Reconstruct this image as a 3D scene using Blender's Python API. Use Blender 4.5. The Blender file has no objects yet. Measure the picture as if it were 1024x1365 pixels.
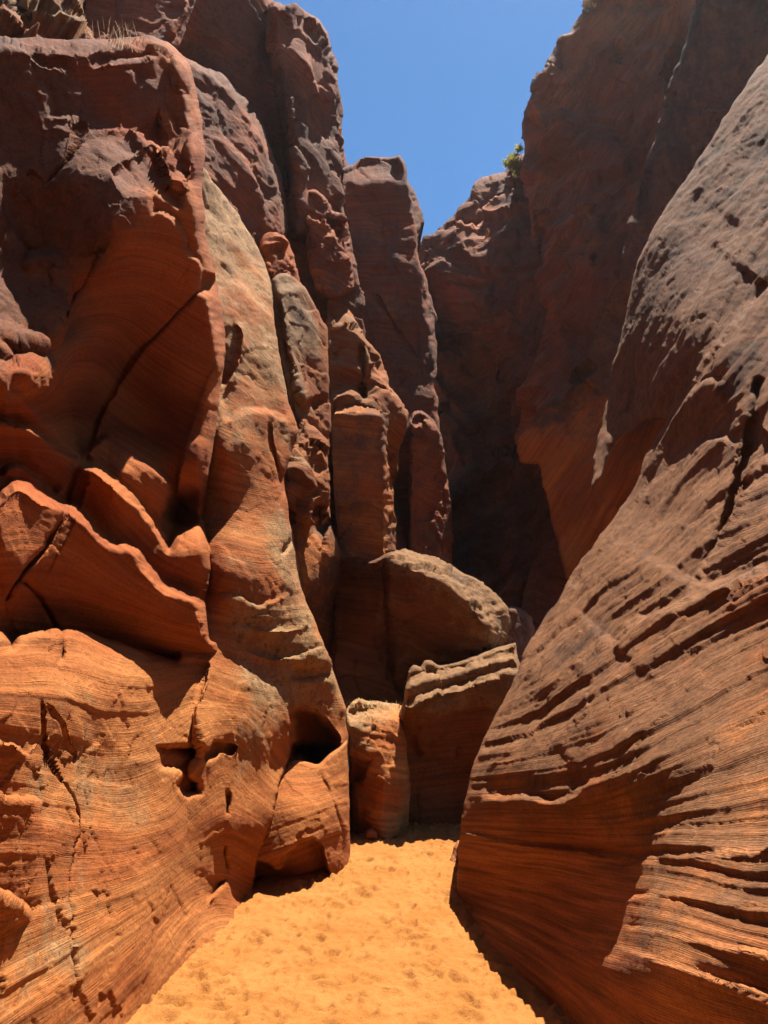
import bpy, math
import numpy as np

# ------------------------------------------------------------------ scene, camera
sc = bpy.context.scene
COL = sc.collection
F = 986.0                      # focal length in pixels of the 1024 x 1365 picture
CX, CY = 512.0, 682.5
PITCH = math.radians(12.5)
CAM = np.array([0.0, 0.0, 1.6])
RIGHT = np.array([1.0, 0, 0])
FWD = np.array([0, math.cos(PITCH), math.sin(PITCH)])
UP = np.array([0, -math.sin(PITCH), math.cos(PITCH)])

def world(px, py, d):
    px = np.asarray(px, float); py = np.asarray(py, float); d = np.asarray(d, float)
    a = (px - CX) / F; b = (CY - py) / F
    return CAM + d[..., None] * (a[..., None] * RIGHT + b[..., None] * UP + FWD)

def gd(px, py, z=0.0):
    """camera depth of the ground (height z) seen at a picture point"""
    b = (CY - py) / F
    vz = b * UP[2] + FWD[2]
    return (z - CAM[2]) / vz

cam = bpy.data.cameras.new('camera'); camo = bpy.data.objects.new('camera', cam); COL.objects.link(camo)
cam.sensor_fit = 'VERTICAL'; cam.sensor_height = 36.0; cam.lens = F / 1365.0 * 36.0
cam.clip_start = 0.05; cam.clip_end = 2000
camo.location = CAM; camo.rotation_euler = (math.pi / 2 + PITCH, 0, 0)
sc.camera = camo

# ------------------------------------------------------------------ noise
def _h(ix, iy, iz, seed):
    h = (ix.astype(np.int64) * 374761393 + iy.astype(np.int64) * 668265263 + iz.astype(np.int64) * 2147483647 + seed * 974711) & 0x7fffffff
    h = ((h ^ (h >> 13)) * 1274126177) & 0x7fffffff
    return (h ^ (h >> 16)) & 0x7fffffff

_rng = np.random.RandomState(7)
_G = _rng.normal(size=(512, 3)); _G /= np.linalg.norm(_G, axis=1)[:, None]

def perlin(x, y, z, seed=0):
    x0 = np.floor(x); y0 = np.floor(y); z0 = np.floor(z)
    fx = x - x0; fy = y - y0; fz = z - z0
    ux = fx * fx * fx * (fx * (fx * 6 - 15) + 10); uy = fy * fy * fy * (fy * (fy * 6 - 15) + 10); uz = fz * fz * fz * (fz * (fz * 6 - 15) + 10)
    r = 0
    for i in (0, 1):
        wx = ux if i else 1 - ux
        for j in (0, 1):
            wy = uy if j else 1 - uy
            for k in (0, 1):
                wz = uz if k else 1 - uz
                g = _G[_h(x0 + i, y0 + j, z0 + k, seed) % 512]
                r = r + wx * wy * wz * (g[..., 0] * (fx - i) + g[..., 1] * (fy - j) + g[..., 2] * (fz - k))
    return r * 1.5

def fbm(x, y, z, octv=4, seed=0, gain=0.5, lac=2.03):
    a = 1.0; r = 0; f = 1.0
    for o in range(octv):
        r = r + a * perlin(x * f, y * f, z * f, seed + o * 17)
        a *= gain; f *= lac
    return r

def facets(P, scale, seed):
    """cellular noise of tilted planes: broken, blocky rock"""
    q = P / scale
    b = np.floor(q)
    best = np.full(P.shape[:-1], 1e9); val = np.zeros(P.shape[:-1])
    for i in (-1, 0, 1):
        for j in (-1, 0, 1):
            for k in (-1, 0, 1):
                cx = b[..., 0] + i; cy = b[..., 1] + j; cz = b[..., 2] + k
                h = _h(cx, cy, cz, seed)
                ox = (h % 1021) / 1021.0; oy = ((h >> 5) % 1019) / 1019.0; oz = ((h >> 9) % 1013) / 1013.0
                dx = q[..., 0] - cx - ox; dy = q[..., 1] - cy - oy; dz = q[..., 2] - cz - oz
                dd = dx * dx + dy * dy + dz * dz
                g = _G[(h >> 3) % 512]
                v = g[..., 0] * dx + g[..., 1] * dy + g[..., 2] * dz + ((h >> 11) % 997) / 997.0 - 0.5
                m = dd < best
                best = np.where(m, dd, best); val = np.where(m, v, val)
    return val

def beds(S, x, y, z, b, seed):
    """beds of unequal hardness: each bed stands proud or back by an amount that drifts slowly along it"""
    i = np.floor(S); fr = S - i
    def v(k):
        h = _h(k, k * 0 + seed, k * 0 + 3, seed)
        q = (h % 1021) / 1021.0
        return 1.25 * perlin(x * b + q * 57.0, y * b + q * 31.0, z * b + q * 83.0, seed + 2) + 0.7 * (((h >> 7) % 997) / 997.0 - 0.5)
    t = np.clip((fr - 0.72) / 0.28, 0, 1); t = t * t * (3 - 2 * t)
    return v(i) * (1 - t) + v(i + 1) * t - 0.10 * (fr - t)

def sstep(t):
    t = np.clip(t, 0, 1); return t * t * (3 - 2 * t)

# ------------------------------------------------------------------ curves and fields
def tps(pts, vals, qx, qy, reg=1e-4):
    p = np.array(pts, float) / 500.0
    n = len(p)
    def phi(r2):
        return 0.5 * r2 * np.log(r2 + 1e-12)
    K = phi(((p[:, None] - p[None]) ** 2).sum(-1)) + reg * np.eye(n)
    A = np.zeros((n + 3, n + 3)); A[:n, :n] = K; A[:n, n] = 1; A[:n, n + 1:] = p; A[n:, :n] = A[:n, n:].T
    b = np.zeros(n + 3); b[:n] = vals
    w = np.linalg.solve(A, b)
    x = qx / 500.0; y = qy / 500.0
    r = w[n] + w[n + 1] * x + w[n + 2] * y
    for i in range(n):
        r = r + w[i] * phi((x - p[i, 0]) ** 2 + (y - p[i, 1]) ** 2)
    return r

def resample(pl, n):
    pl = np.array(pl, float)
    s = np.r_[0, np.cumsum(np.hypot(*np.diff(pl, axis=0).T))]
    t = np.linspace(0, s[-1], n)
    return np.c_[np.interp(t, s, pl[:, 0]), np.interp(t, s, pl[:, 1])]

def smooth_line(pl, n=4):
    """Catmull-Rom through the points"""
    p = np.array(pl, float)
    if len(p) < 3: return p
    q = np.vstack([2 * p[0] - p[1], p, 2 * p[-1] - p[-2]])
    out = []
    for i in range(len(p) - 1):
        a, b, c, d = q[i:i + 4]
        for t in np.arange(n) / n:
            out.append(0.5 * ((2 * b) + (c - a) * t + (2 * a - 5 * b + 4 * c - d) * t * t + (3 * b - a - 3 * c + d) * t ** 3))
    out.append(p[-1]); return np.array(out)

def line_dist(pl, X, Y):
    """distance to a polyline, side (+ = below a line drawn left to right), arc position 0..1, length"""
    pl = np.array(pl, float)
    best = np.full(X.shape, 1e12); side = np.zeros(X.shape); arc = np.zeros(X.shape)
    L = np.hypot(*np.diff(pl, axis=0).T); S = np.r_[0, np.cumsum(L)]
    for i in range(len(pl) - 1):
        a = pl[i]; v = pl[i + 1] - a; l2 = max(v @ v, 1e-9)
        t = np.clip(((X - a[0]) * v[0] + (Y - a[1]) * v[1]) / l2, 0, 1)
        dx = X - a[0] - t * v[0]; dy = Y - a[1] - t * v[1]
        dd = dx * dx + dy * dy
        m = dd < best
        best = np.where(m, dd, best)
        side = np.where(m, np.sign(v[0] * (Y - a[1]) - v[1] * (X - a[0])), side)
        arc = np.where(m, S[i] + t * L[i], arc)
    return np.sqrt(best), side, arc, S[-1]

def inside(poly, X, Y):
    r = np.zeros(X.shape, bool); n = len(poly)
    for i in range(n):
        x1, y1 = poly[i]; x2, y2 = poly[(i + 1) % n]
        if y1 == y2: continue
        c = (y1 > Y) != (y2 > Y)
        r ^= c & (X < (x2 - x1) * (Y - y1) / (y2 - y1) + x1)
    return r

def feature(f, X, Y):
    k = f[0]
    if k == 'ledge':       # (pts, amp, w, W, lip, Wn): above the line the rock steps back by amp over w px, fading over W; below it a lip juts out
        _, pts, amp, w, W, lip, Wn = f[:7]
        tap = f[7] if len(f) > 7 else 14.0
        pl = smooth_line(pts)
        d, s, a, L = line_dist(pl, X, Y)
        t = -s * d + 2.0 * perlin(X / 9.0, Y / 9.0, X * 0 + 3.3, int(pts[0][0])) + 2.2 * perlin(X / 26.0, Y / 26.0, X * 0 + 1.3, int(pts[0][1]))
        e = sstep(a / tap) * sstep((L - a) / tap)
        up = -lip * (1 - sstep(t / w)) + amp * sstep(t / w) * np.exp(-np.maximum(t - w, 0) / W)
        dn = -lip * np.exp(np.minimum(t, 0) / Wn)
        return e * np.where(t > 0, up, dn)
    if k == 'crack':       # (pts, depth, w)
        _, pts, dep, w = f
        pl = smooth_line(pts)
        Xn = X + 2.5 * perlin(X / 20.0, Y / 20.0, X * 0 + 9.1, 5); Yn = Y + 2.5 * perlin(X / 20.0, Y / 20.0, X * 0 + 4.1, 6)
        d, s, a, L = line_dist(pl, Xn, Yn)
        e = sstep(a / 12.0) * sstep((L - a) / 12.0)
        return e * dep * np.exp(-(d / w) ** 2)
    if k == 'pit':         # (polygon, depth, soft)
        _, pts, dep, soft = f
        Xn = X + 3 * perlin(X / 14.0, Y / 14.0, X * 0 + 2.1, 8); Yn = Y + 3 * perlin(X / 14.0, Y / 14.0, X * 0 + 7.1, 9)
        pp = smooth_line(list(pts) + [pts[0]])
        d, s, a, L = line_dist(pp, Xn, Yn)
        return dep * sstep(d / soft) * inside(pp[:-1], Xn, Yn)
    if k == 'bump':        # (cx, cy, rx, ry, amp) positive = towards the viewer
        _, cx, cy, rx, ry, amp = f
        q = ((X - cx) / rx) ** 2 + ((Y - cy) / ry) ** 2
        return -amp * np.sqrt(np.clip(1 - q, 0, 1))

# ------------------------------------------------------------------ mesh building
def make_mesh(name, V, faces, attrs, mat):
    me = bpy.data.meshes.new(name)
    nq = len(faces)
    sizes = np.array([4 if f[3] >= 0 else 3 for f in faces]) if False else None
    quads = faces[faces[:, 3] >= 0]; tris = faces[faces[:, 3] < 0][:, :3]
    loops = np.r_[quads.ravel(), tris.ravel()].astype(np.int32)
    tot = np.r_[np.full(len(quads), 4), np.full(len(tris), 3)].astype(np.int32)
    start = np.r_[0, np.cumsum(tot)[:-1]].astype(np.int32)
    me.vertices.add(len(V)); me.vertices.foreach_set('co', V.astype(np.float32).ravel())
    me.loops.add(len(loops)); me.loops.foreach_set('vertex_index', loops)
    me.polygons.add(len(tot)); me.polygons.foreach_set('loop_start', start); me.polygons.foreach_set('loop_total', tot)
    me.polygons.foreach_set('use_smooth', np.ones(len(tot), bool))
    me.update(calc_edges=True)
    for k, v in attrs.items():
        at = me.attributes.new(k, 'FLOAT', 'POINT'); at.data.foreach_set('value', v.astype(np.float32))
    me.materials.append(mat)
    return me

def thing(name, label, cat, loc, group=None):
    o = bpy.data.objects.new(name, None); COL.objects.link(o); o.location = loc
    o.empty_display_size = 0.2
    o['label'] = label; o['category'] = cat
    if group: o['group'] = group
    return o

def tag(o, label, cat, group=None):
    o['label'] = label; o['category'] = cat
    if group: o['group'] = group
    return o

def link(name, me, base, parent=None):
    o = bpy.data.objects.new(name, me); COL.objects.link(o)
    if parent is not None: o.parent = parent
    else: o.location = base
    return o

def rock(name, poly, pts, mat, parent=None, base=None, strata=None, sdir=None, tone=None, feats=(), rnd=(12, 0.4),
         st=(0.02, 8.0, 0.8), rough=(0.02, 1.5), fac=(0.0, 0.5), big=(0.0, 0.5), step=2.0, thick=2.5, seed=1, jag=2.0, tamp=0.0, wave=1.0, shrink=0.06, cap_back=True):
    """One mass of rock: outline and depths give the seen side its form in space, bedding, joints and weathering are
    pushed along its normals, and the body runs back by `thick` metres behind it."""
    poly = np.array(poly, float)
    # natural outline
    n = int(np.hypot(*np.diff(np.vstack([poly, poly[:1]]), axis=0).T).sum() / 5.0)
    pl = resample(np.vstack([poly, poly[:1]]), n)[:-1]
    if jag:
        i = np.arange(len(pl))
        pl = pl + jag * np.c_[fbm(pl[:, 0] / 22.0, pl[:, 1] / 22.0, i * 0 + seed * 1.7, 3, seed), fbm(pl[:, 0] / 22.0, pl[:, 1] / 22.0, i * 0 + seed * 2.9 + 5, 3, seed + 3)]
    x0, y0 = pl.min(0) - 2 * step; x1, y1 = pl.max(0) + 2 * step
    xs = np.arange(x0, x1 + step, step); ys = np.arange(y0, y1 + step, step)
    X, Y = np.meshgrid(xs, ys)
    H, W = X.shape
    cin = inside(pl, X[:-1, :-1] + step / 2, Y[:-1, :-1] + step / 2)
    used = np.zeros((H, W), bool)
    used[:-1, :-1] |= cin; used[1:, :-1] |= cin; used[:-1, 1:] |= cin; used[1:, 1:] |= cin
    full = np.zeros((H, W), bool)
    full[1:-1, 1:-1] = cin[1:, 1:] & cin[:-1, 1:] & cin[1:, :-1] & cin[:-1, :-1]
    bnd = used & ~full
    # snap boundary vertices on the outline
    bx = X[bnd]; by = Y[bnd]
    best = np.full(bx.shape, 1e12); nx = bx.copy(); ny = by.copy()
    cl = np.vstack([pl, pl[:1]])
    for i in range(len(cl) - 1):
        a = cl[i]; v = cl[i + 1] - a; l2 = max(v @ v, 1e-9)
        t = np.clip(((bx - a[0]) * v[0] + (by - a[1]) * v[1]) / l2, 0, 1)
        qx = a[0] + t * v[0]; qy = a[1] + t * v[1]; dd = (qx - bx) ** 2 + (qy - by) ** 2
        m = dd < best; best = np.where(m, dd, best); nx = np.where(m, qx, nx); ny = np.where(m, qy, ny)
    X[bnd] = nx; Y[bnd] = ny
    # depth
    P3 = [(p[0], p[1], gd(p[0], p[1]) if p[2] == 'g' else p[2]) for p in pts]
    inv = tps([p[:2] for p in P3], [1.0 / p[2] for p in P3], X, Y)
    dmin = min(p[2] for p in P3) * 0.8; dmax = max(p[2] for p in P3) * 1.25
    D = 1.0 / np.clip(inv, 1.0 / dmax, 1.0 / dmin)
    for f in feats: D = D + feature(f, X, Y)
    # rounded rim
    w, R = rnd
    if w > 0:
        inn = used & ~bnd
        dist = np.zeros((H, W))
        if inn.any():
            near = np.full(inn.sum(), 1e12); gx = X[inn]; gy = Y[inn]
            for i in range(len(cl) - 1):
                a = cl[i]; v = cl[i + 1] - a; l2 = max(v @ v, 1e-9)
                t = np.clip(((gx - a[0]) * v[0] + (gy - a[1]) * v[1]) / l2, 0, 1)
                near = np.minimum(near, (gx - a[0] - t * v[0]) ** 2 + (gy - a[1] - t * v[1]) ** 2)
            dist[inn] = np.sqrt(near)
        t = np.clip(dist / w, 0, 1)
        D = D + np.where(used, R * (1 - t) ** 2.2, R)
    else:
        dist = np.full((H, W), 99.0)
    P = world(X, Y, D)
    # bedding coordinate
    if strata is not None:
        sp, sv = [], []
        for val, line in strata:
            for q in resample(smooth_line(line), 6): sp.append(q); sv.append(val)
        S = tps(sp, sv, X, Y, reg=2e-3)
    else:
        nx_, ny_, nz_ = sdir if sdir is not None else (0.15, 0.05, 1.0)
        S = P @ np.array([nx_, ny_, nz_])
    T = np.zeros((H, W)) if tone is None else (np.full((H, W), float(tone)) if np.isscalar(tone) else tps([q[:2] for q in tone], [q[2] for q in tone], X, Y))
    # normals
    du = np.gradient(P, axis=1); dv = np.gradient(P, axis=0)
    N = np.cross(dv, du); N /= (np.linalg.norm(N, axis=2)[..., None] + 1e-12)
    view = CAM - P
    N *= np.sign((N * view).sum(-1))[..., None]
    x, y, z = P[..., 0], P[..., 1], P[..., 2]
    warp = fbm(x * 0.7, y * 0.7, z * 0.7, 3, seed + 40)
    h = np.zeros((H, W))
    for si, (A, fq, an) in enumerate(st if isinstance(st, list) else [st]):
        if not A: continue
        patch = 0.45 + 1.0 * np.clip(perlin(x * 0.8, y * 0.8, z * 0.8, seed + 77 + 3 * si) + 0.3, 0, 1)
        wob = wave * warp * 0.12 + 0.05 * wave * fbm(x * 3, y * 3, z * 3, 2, seed + 33)
        gs = np.hypot(*np.gradient(S))                      # cycles per cell: leave out what the mesh cannot carry
        def lim(k): return sstep((0.36 - gs * fq * k) / 0.22)
        h += A * patch * (lim(1) * beds((S + wob / fq) * fq + 0.5 * wave * warp, x, y, z, an, seed + 131 * si) + 0.5 * lim(2.7) * beds((S + wob / fq) * fq * 2.7, x, y, z, an * 1.7, seed + 9)
                          + 0.28 * lim(6.9) * beds(S * fq * 6.9 + 0.3 * wave * warp, x, y, z, an * 2.6, seed + 21))
    if rough[0]: h += rough[0] * fbm(x * rough[1], y * rough[1], z * rough[1], 6, seed + 5, 0.55)
    if fac[0]:
        wp = P + 0.12 * fac[1] * np.stack([fbm(x / fac[1] * 2, y / fac[1] * 2, z / fac[1] * 2, 2, seed + q) for q in (91, 92, 93)], -1)
        h += fac[0] * facets(wp, fac[1], seed) + 0.45 * fac[0] * facets(wp + 3.1, fac[1] * 0.43, seed + 4)
    if big[0]: h += big[0] * fbm(x * big[1], y * big[1], z * big[1], 2, seed + 60)
    if tamp: h = h * (1 + tamp * np.clip(T, -0.25, 1))
    h *= np.clip(dist / 5.0, 0.25, 1.0)
    P = P + N * h[..., None]
    # assemble
    idx = -np.ones((H, W), np.int64); idx[used] = np.arange(used.sum())
    V = P[used]
    jj, ii = np.nonzero(cin)
    q = np.c_[idx[jj, ii], idx[jj + 1, ii], idx[jj + 1, ii + 1], idx[jj, ii + 1]]
    # boundary edges -> skirt
    e = np.vstack([q[:, [0, 1]], q[:, [1, 2]], q[:, [2, 3]], q[:, [3, 0]]])
    key = np.minimum(e[:, 0], e[:, 1]) * (len(V) + 1) + np.maximum(e[:, 0], e[:, 1])
    u, inv_, cnt = np.unique(key, return_inverse=True, return_counts=True)
    be = e[cnt[inv_] == 1]
    bv = np.unique(be)
    ctr = V[bv].mean(0)
    ray = V[bv] - CAM; dd = np.linalg.norm(ray, axis=1)[:, None]
    back = V[bv] + ray / dd * thick + shrink * (ctr - V[bv])
    mp = -np.ones(len(V), np.int64); mp[bv] = np.arange(len(bv)) + len(V)
    cen = len(V) + len(bv)
    sk = np.c_[be[:, 1], be[:, 0], mp[be[:, 0]], mp[be[:, 1]]]
    cap = np.c_[mp[be[:, 1]], mp[be[:, 0]], np.full(len(be), cen), np.full(len(be), -1)]
    cpt = (V[bv].mean(0) + (V[bv].mean(0) - CAM) / np.linalg.norm(V[bv].mean(0) - CAM) * thick * 1.15)[None]
    Vall = np.vstack([V, back, cpt])
    fc = np.vstack([q, sk, cap] if cap_back else [q, sk])
    S_ = np.r_[S[used], S[used].mean() + 0 * mp[bv], S[used].mean()]
    S_[len(V):-1] = S[used][bv]
    T_ = np.r_[T[used], T[used][bv], 0.0]
    if parent is not None: base = np.array(parent.location)
    elif base is None:
        base = np.array([V[:, 0].mean(), V[:, 1].mean(), max(V[:, 2].min(), 0)])
    me = make_mesh(name, Vall - base, fc, {'strata': S_, 'tone': T_}, mat)
    return link(name, me, base, parent)

# ------------------------------------------------------------------ materials
def nd(nt, t, **kw):
    n = nt.nodes.new(t)
    for k, v in kw.items():
        if k.startswith('i_'): n.inputs[k[2:].replace('_', ' ')].default_value = v
        else: setattr(n, k, v)
    return n

def mixc(nt, fac, a, b, mode='MIX'):
    m = nt.nodes.new('ShaderNodeMix'); m.data_type = 'RGBA'; m.blend_type = mode
    for i, v in ((0, fac), (6, a), (7, b)):
        if isinstance(v, bpy.types.NodeSocket): nt.links.new(v, m.inputs[i])
        elif i == 0: m.inputs[i].default_value = v
        else: m.inputs[i].default_value = (*v, 1)
    return m.outputs[2]

def maprange(nt, v, a, b, c=0.0, d=1.0, smooth=True):
    m = nt.nodes.new('ShaderNodeMapRange')
    if smooth: m.interpolation_type = 'SMOOTHSTEP'
    nt.links.new(v, m.inputs[0])
    for i, q in enumerate((a, b, c, d)): m.inputs[i + 1].default_value = q
    return m.outputs[0]

def math_(nt, op, a, b=None):
    m = nt.nodes.new('ShaderNodeMath'); m.operation = op
    for i, v in enumerate((a, b)):
        if v is None: continue
        if isinstance(v, bpy.types.NodeSocket): nt.links.new(v, m.inputs[i])
        else: m.inputs[i].default_value = v
    return m.outputs[0]

def noise(nt, vec, scale, detail=4, rough=0.55, w=None, dist=0.0):
    n = nt.nodes.new('ShaderNodeTexNoise')
    n.noise_dimensions = '4D' if w is not None else '3D'
    nt.links.new(vec, n.inputs['Vector'])
    if w is not None: nt.links.new(w, n.inputs['W'])
    n.inputs['Scale'].default_value = scale; n.inputs['Detail'].default_value = detail; n.inputs['Roughness'].default_value = rough
    n.inputs['Distortion'].default_value = dist
    return n.outputs['Fac']

ALB = 0.80
def sandstone(name, fresh, deep, crust, dark, band=9.0, fine=45.0, crust_cut=0.5, dark_cut=0.62, pscale=1.1, bump=1.0, line=0.35, grain=60.0, streak=0.0, speck=0.3, lich=0.45, lbump=1.0, alb=1.0):
    fresh, deep, crust, dark = [tuple(v * ALB * alb for v in q) for q in (fresh, deep, crust, dark)]
    m = bpy.data.materials.new(name); m.use_nodes = True; nt = m.node_tree
    bs = nt.nodes['Principled BSDF']; bs.inputs['Roughness'].default_value = 0.92
    bs.inputs['Specular IOR Level'].default_value = 0.15
    tc = nd(nt, 'ShaderNodeTexCoord').outputs['Object']
    geo = nd(nt, 'ShaderNodeNewGeometry')
    pos = geo.outputs['Position']
    s = nd(nt, 'ShaderNodeAttribute', attribute_name='strata').outputs['Fac']
    tn = nd(nt, 'ShaderNodeAttribute', attribute_name='tone').outputs['Fac']
    b1 = noise(nt, pos, 0.35, 3, 0.6, math_(nt, 'MULTIPLY', s, band))
    b2 = noise(nt, pos, 0.9, 3, 0.65, math_(nt, 'MULTIPLY', s, fine))
    big = noise(nt, pos, 0.55, 3, 0.5)
    c = mixc(nt, maprange(nt, math_(nt, 'ADD', b1, math_(nt, 'MULTIPLY', math_(nt, 'SUBTRACT', big, 0.5), 0.6)), 0.36, 0.64), deep, fresh)
    # thin pale and dark laminae
    lam = maprange(nt, b2, 0.3, 0.7, 1 - line, 1 + line * 0.7)
    lamc = nt.nodes.new('ShaderNodeCombineColor')
    for i in range(3): nt.links.new(lam, lamc.inputs[i])
    c = mixc(nt, 1.0, c, lamc.outputs[0], 'MULTIPLY')
    # weathered crust, patchy, following tone
    p1 = noise(nt, pos, pscale, 8, 0.68)
    p2 = noise(nt, pos, pscale * 5.3, 5, 0.7)
    pm = math_(nt, 'ADD', p1, math_(nt, 'MULTIPLY', math_(nt, 'SUBTRACT', p2, 0.5), 0.35))
    pm = math_(nt, 'ADD', pm, math_(nt, 'MULTIPLY', math_(nt, 'SUBTRACT', b1, 0.5), 0.3))
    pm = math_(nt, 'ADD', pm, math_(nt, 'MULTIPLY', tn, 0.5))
    k1 = maprange(nt, pm, crust_cut - 0.08, crust_cut + 0.14)
    cr = mixc(nt, maprange(nt, p2, 0.35, 0.65), tuple(v * 0.72 for v in crust), tuple(min(v * 1.2, 1) for v in crust))
    c = mixc(nt, math_(nt, 'MULTIPLY', k1, 0.9), c, cr)
    # dark lichen and pits in the crust
    l1 = noise(nt, pos, 17.0, 6, 0.7)
    c = mixc(nt, math_(nt, 'MULTIPLY', math_(nt, 'MULTIPLY', k1, maprange(nt, l1, 0.52, 0.64)), lich), c, tuple(v * 0.25 for v in crust))
    # dark varnish
    mp = nd(nt, 'ShaderNodeMapping'); nt.links.new(pos, mp.inputs[0]); mp.inputs['Scale'].default_value = (1, 1, 0.25 if streak else 0.8)
    v1 = noise(nt, mp.outputs[0], 1.7, 7, 0.66)
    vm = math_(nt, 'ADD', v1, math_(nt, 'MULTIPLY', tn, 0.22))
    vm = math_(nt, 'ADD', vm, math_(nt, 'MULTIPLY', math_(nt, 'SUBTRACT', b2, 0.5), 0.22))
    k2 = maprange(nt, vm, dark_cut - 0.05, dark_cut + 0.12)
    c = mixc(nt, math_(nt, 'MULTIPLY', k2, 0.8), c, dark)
    # grain
    g1 = noise(nt, pos, grain, 4, 0.7)
    gr = maprange(nt, g1, 0.25, 0.75, 1 - speck, 1 + speck, False)
    gc = nt.nodes.new('ShaderNodeCombineColor')
    for i in range(3): nt.links.new(gr, gc.inputs[i])
    c = mixc(nt, 1.0, c, gc.outputs[0], 'MULTIPLY')
    nt.links.new(c, bs.inputs['Base Color'])
    # relief finer than the mesh
    g2 = noise(nt, pos, 14.0, 8, 0.68)
    hgt = math_(nt, 'ADD', math_(nt, 'MULTIPLY', g2, 0.030 * bump), math_(nt, 'MULTIPLY', b2, 0.012 * bump))
    b3 = noise(nt, pos, 2.6, 3, 0.6, math_(nt, 'MULTIPLY', s, fine * 3.1))
    hgt = math_(nt, 'ADD', hgt, math_(nt, 'MULTIPLY', b3, 0.010 * lbump))
    hgt = math_(nt, 'ADD', hgt, math_(nt, 'MULTIPLY', l1, 0.012 * bump))
    hgt = math_(nt, 'ADD', hgt, math_(nt, 'MULTIPLY', g1, 0.006 * bump))
    bm = nd(nt, 'ShaderNodeBump'); bm.inputs['Strength'].default_value = 0.8; bm.inputs['Distance'].default_value = 1.0
    nt.links.new(hgt, bm.inputs['Height']); nt.links.new(bm.outputs[0], bs.inputs['Normal'])
    return m

M_RED = sandstone('red_sandstone', (0.345, 0.102, 0.023), (0.245, 0.056, 0.012), (0.135, 0.052, 0.027), (0.05, 0.027, 0.020), band=7, fine=40, crust_cut=0.64, dark_cut=0.74, bump=0.7, line=0.26, lbump=0.5, lich=0.3)
M_ORANGE = sandstone('orange_sandstone', (0.40, 0.146, 0.040), (0.30, 0.086, 0.021), (0.29, 0.168, 0.076), (0.08, 0.042, 0.026), band=7, fine=38, crust_cut=0.6, dark_cut=0.72, bump=0.75, line=0.30, lich=0.75)
M_GREY = sandstone('weathered_sandstone', (0.31, 0.108, 0.036), (0.22, 0.07, 0.024), (0.24, 0.145, 0.075), (0.05, 0.036, 0.027), band=8, fine=42, crust_cut=0.42, dark_cut=0.63, bump=1.3, line=0.3)
M_DARK = sandstone('varnished_shade_sandstone', (0.27, 0.088, 0.035), (0.18, 0.052, 0.023), (0.115, 0.054, 0.033), (0.045, 0.027, 0.022), band=5, fine=26, crust_cut=0.5, dark_cut=0.62, pscale=0.7, bump=1.4, streak=1, line=0.3, alb=1.3)  # varnish streaks; the dark colours also deepen the shaded cliff faces
M_RIDGE = sandstone('shade_glow_sandstone', (0.46, 0.165, 0.042), (0.34, 0.10, 0.026), (0.115, 0.058, 0.038), (0.045, 0.028, 0.022), band=6, fine=30, crust_cut=0.5, dark_cut=0.68, pscale=0.9, bump=1.3, streak=1, line=0.25)  # dark crust deepens the shaded ridge; fresh orange carries the hollow's reflected glow
M_RIGHT = sandstone('bedded_sandstone', (0.40, 0.145, 0.046), (0.28, 0.085, 0.028), (0.195, 0.088, 0.039), (0.055, 0.028, 0.018), band=9, fine=56, crust_cut=0.47, dark_cut=0.66, pscale=1.5, bump=0.9, line=0.5, lbump=3.6, lich=0.35)
M_BOULDER = sandstone('crusted_shade_sandstone', (0.20, 0.064, 0.020), (0.13, 0.040, 0.014), (0.23, 0.122, 0.055), (0.04, 0.026, 0.020), band=7, fine=36, crust_cut=0.44, dark_cut=0.66, bump=1.3, line=0.3)  # tan crust on the tops; base darkened to deepen the shaded faces

def sand_material():
    m = bpy.data.materials.new('orange_sand'); m.use_nodes = True; nt = m.node_tree
    bs = nt.nodes['Principled BSDF']; bs.inputs['Roughness'].default_value = 0.95; bs.inputs['Specular IOR Level'].default_value = 0.1
    pos = nd(nt, 'ShaderNodeNewGeometry').outputs['Position']
    a = noise(nt, pos, 2.2, 5, 0.6); b = noise(nt, pos, 130, 3, 0.7); d = noise(nt, pos, 38, 2, 0.5)
    c = mixc(nt, maprange(nt, a, 0.35, 0.65), (0.245, 0.095, 0.021), (0.285, 0.117, 0.030))
    gr = maprange(nt, b, 0.25, 0.75, 0.78, 1.2, False)
    gc = nt.nodes.new('ShaderNodeCombineColor')
    for i in range(3): nt.links.new(gr, gc.inputs[i])
    c = mixc(nt, 1.0, c, gc.outputs[0], 'MULTIPLY')
    c = mixc(nt, math_(nt, 'MULTIPLY', maprange(nt, d, 0.74, 0.80), 0.6), c, (0.07, 0.03, 0.015))
    nt.links.new(c, bs.inputs['Base Color'])
    h = math_(nt, 'ADD', math_(nt, 'MULTIPLY', noise(nt, pos, 26, 7, 0.68), 0.034), math_(nt, 'MULTIPLY', b, 0.003))
    bm = nd(nt, 'ShaderNodeBump'); bm.inputs['Strength'].default_value = 0.6; bm.inputs['Distance'].default_value = 1.0
    nt.links.new(h, bm.inputs['Height']); nt.links.new(bm.outputs[0], bs.inputs['Normal'])
    return m
M_SAND = sand_material()

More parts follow.
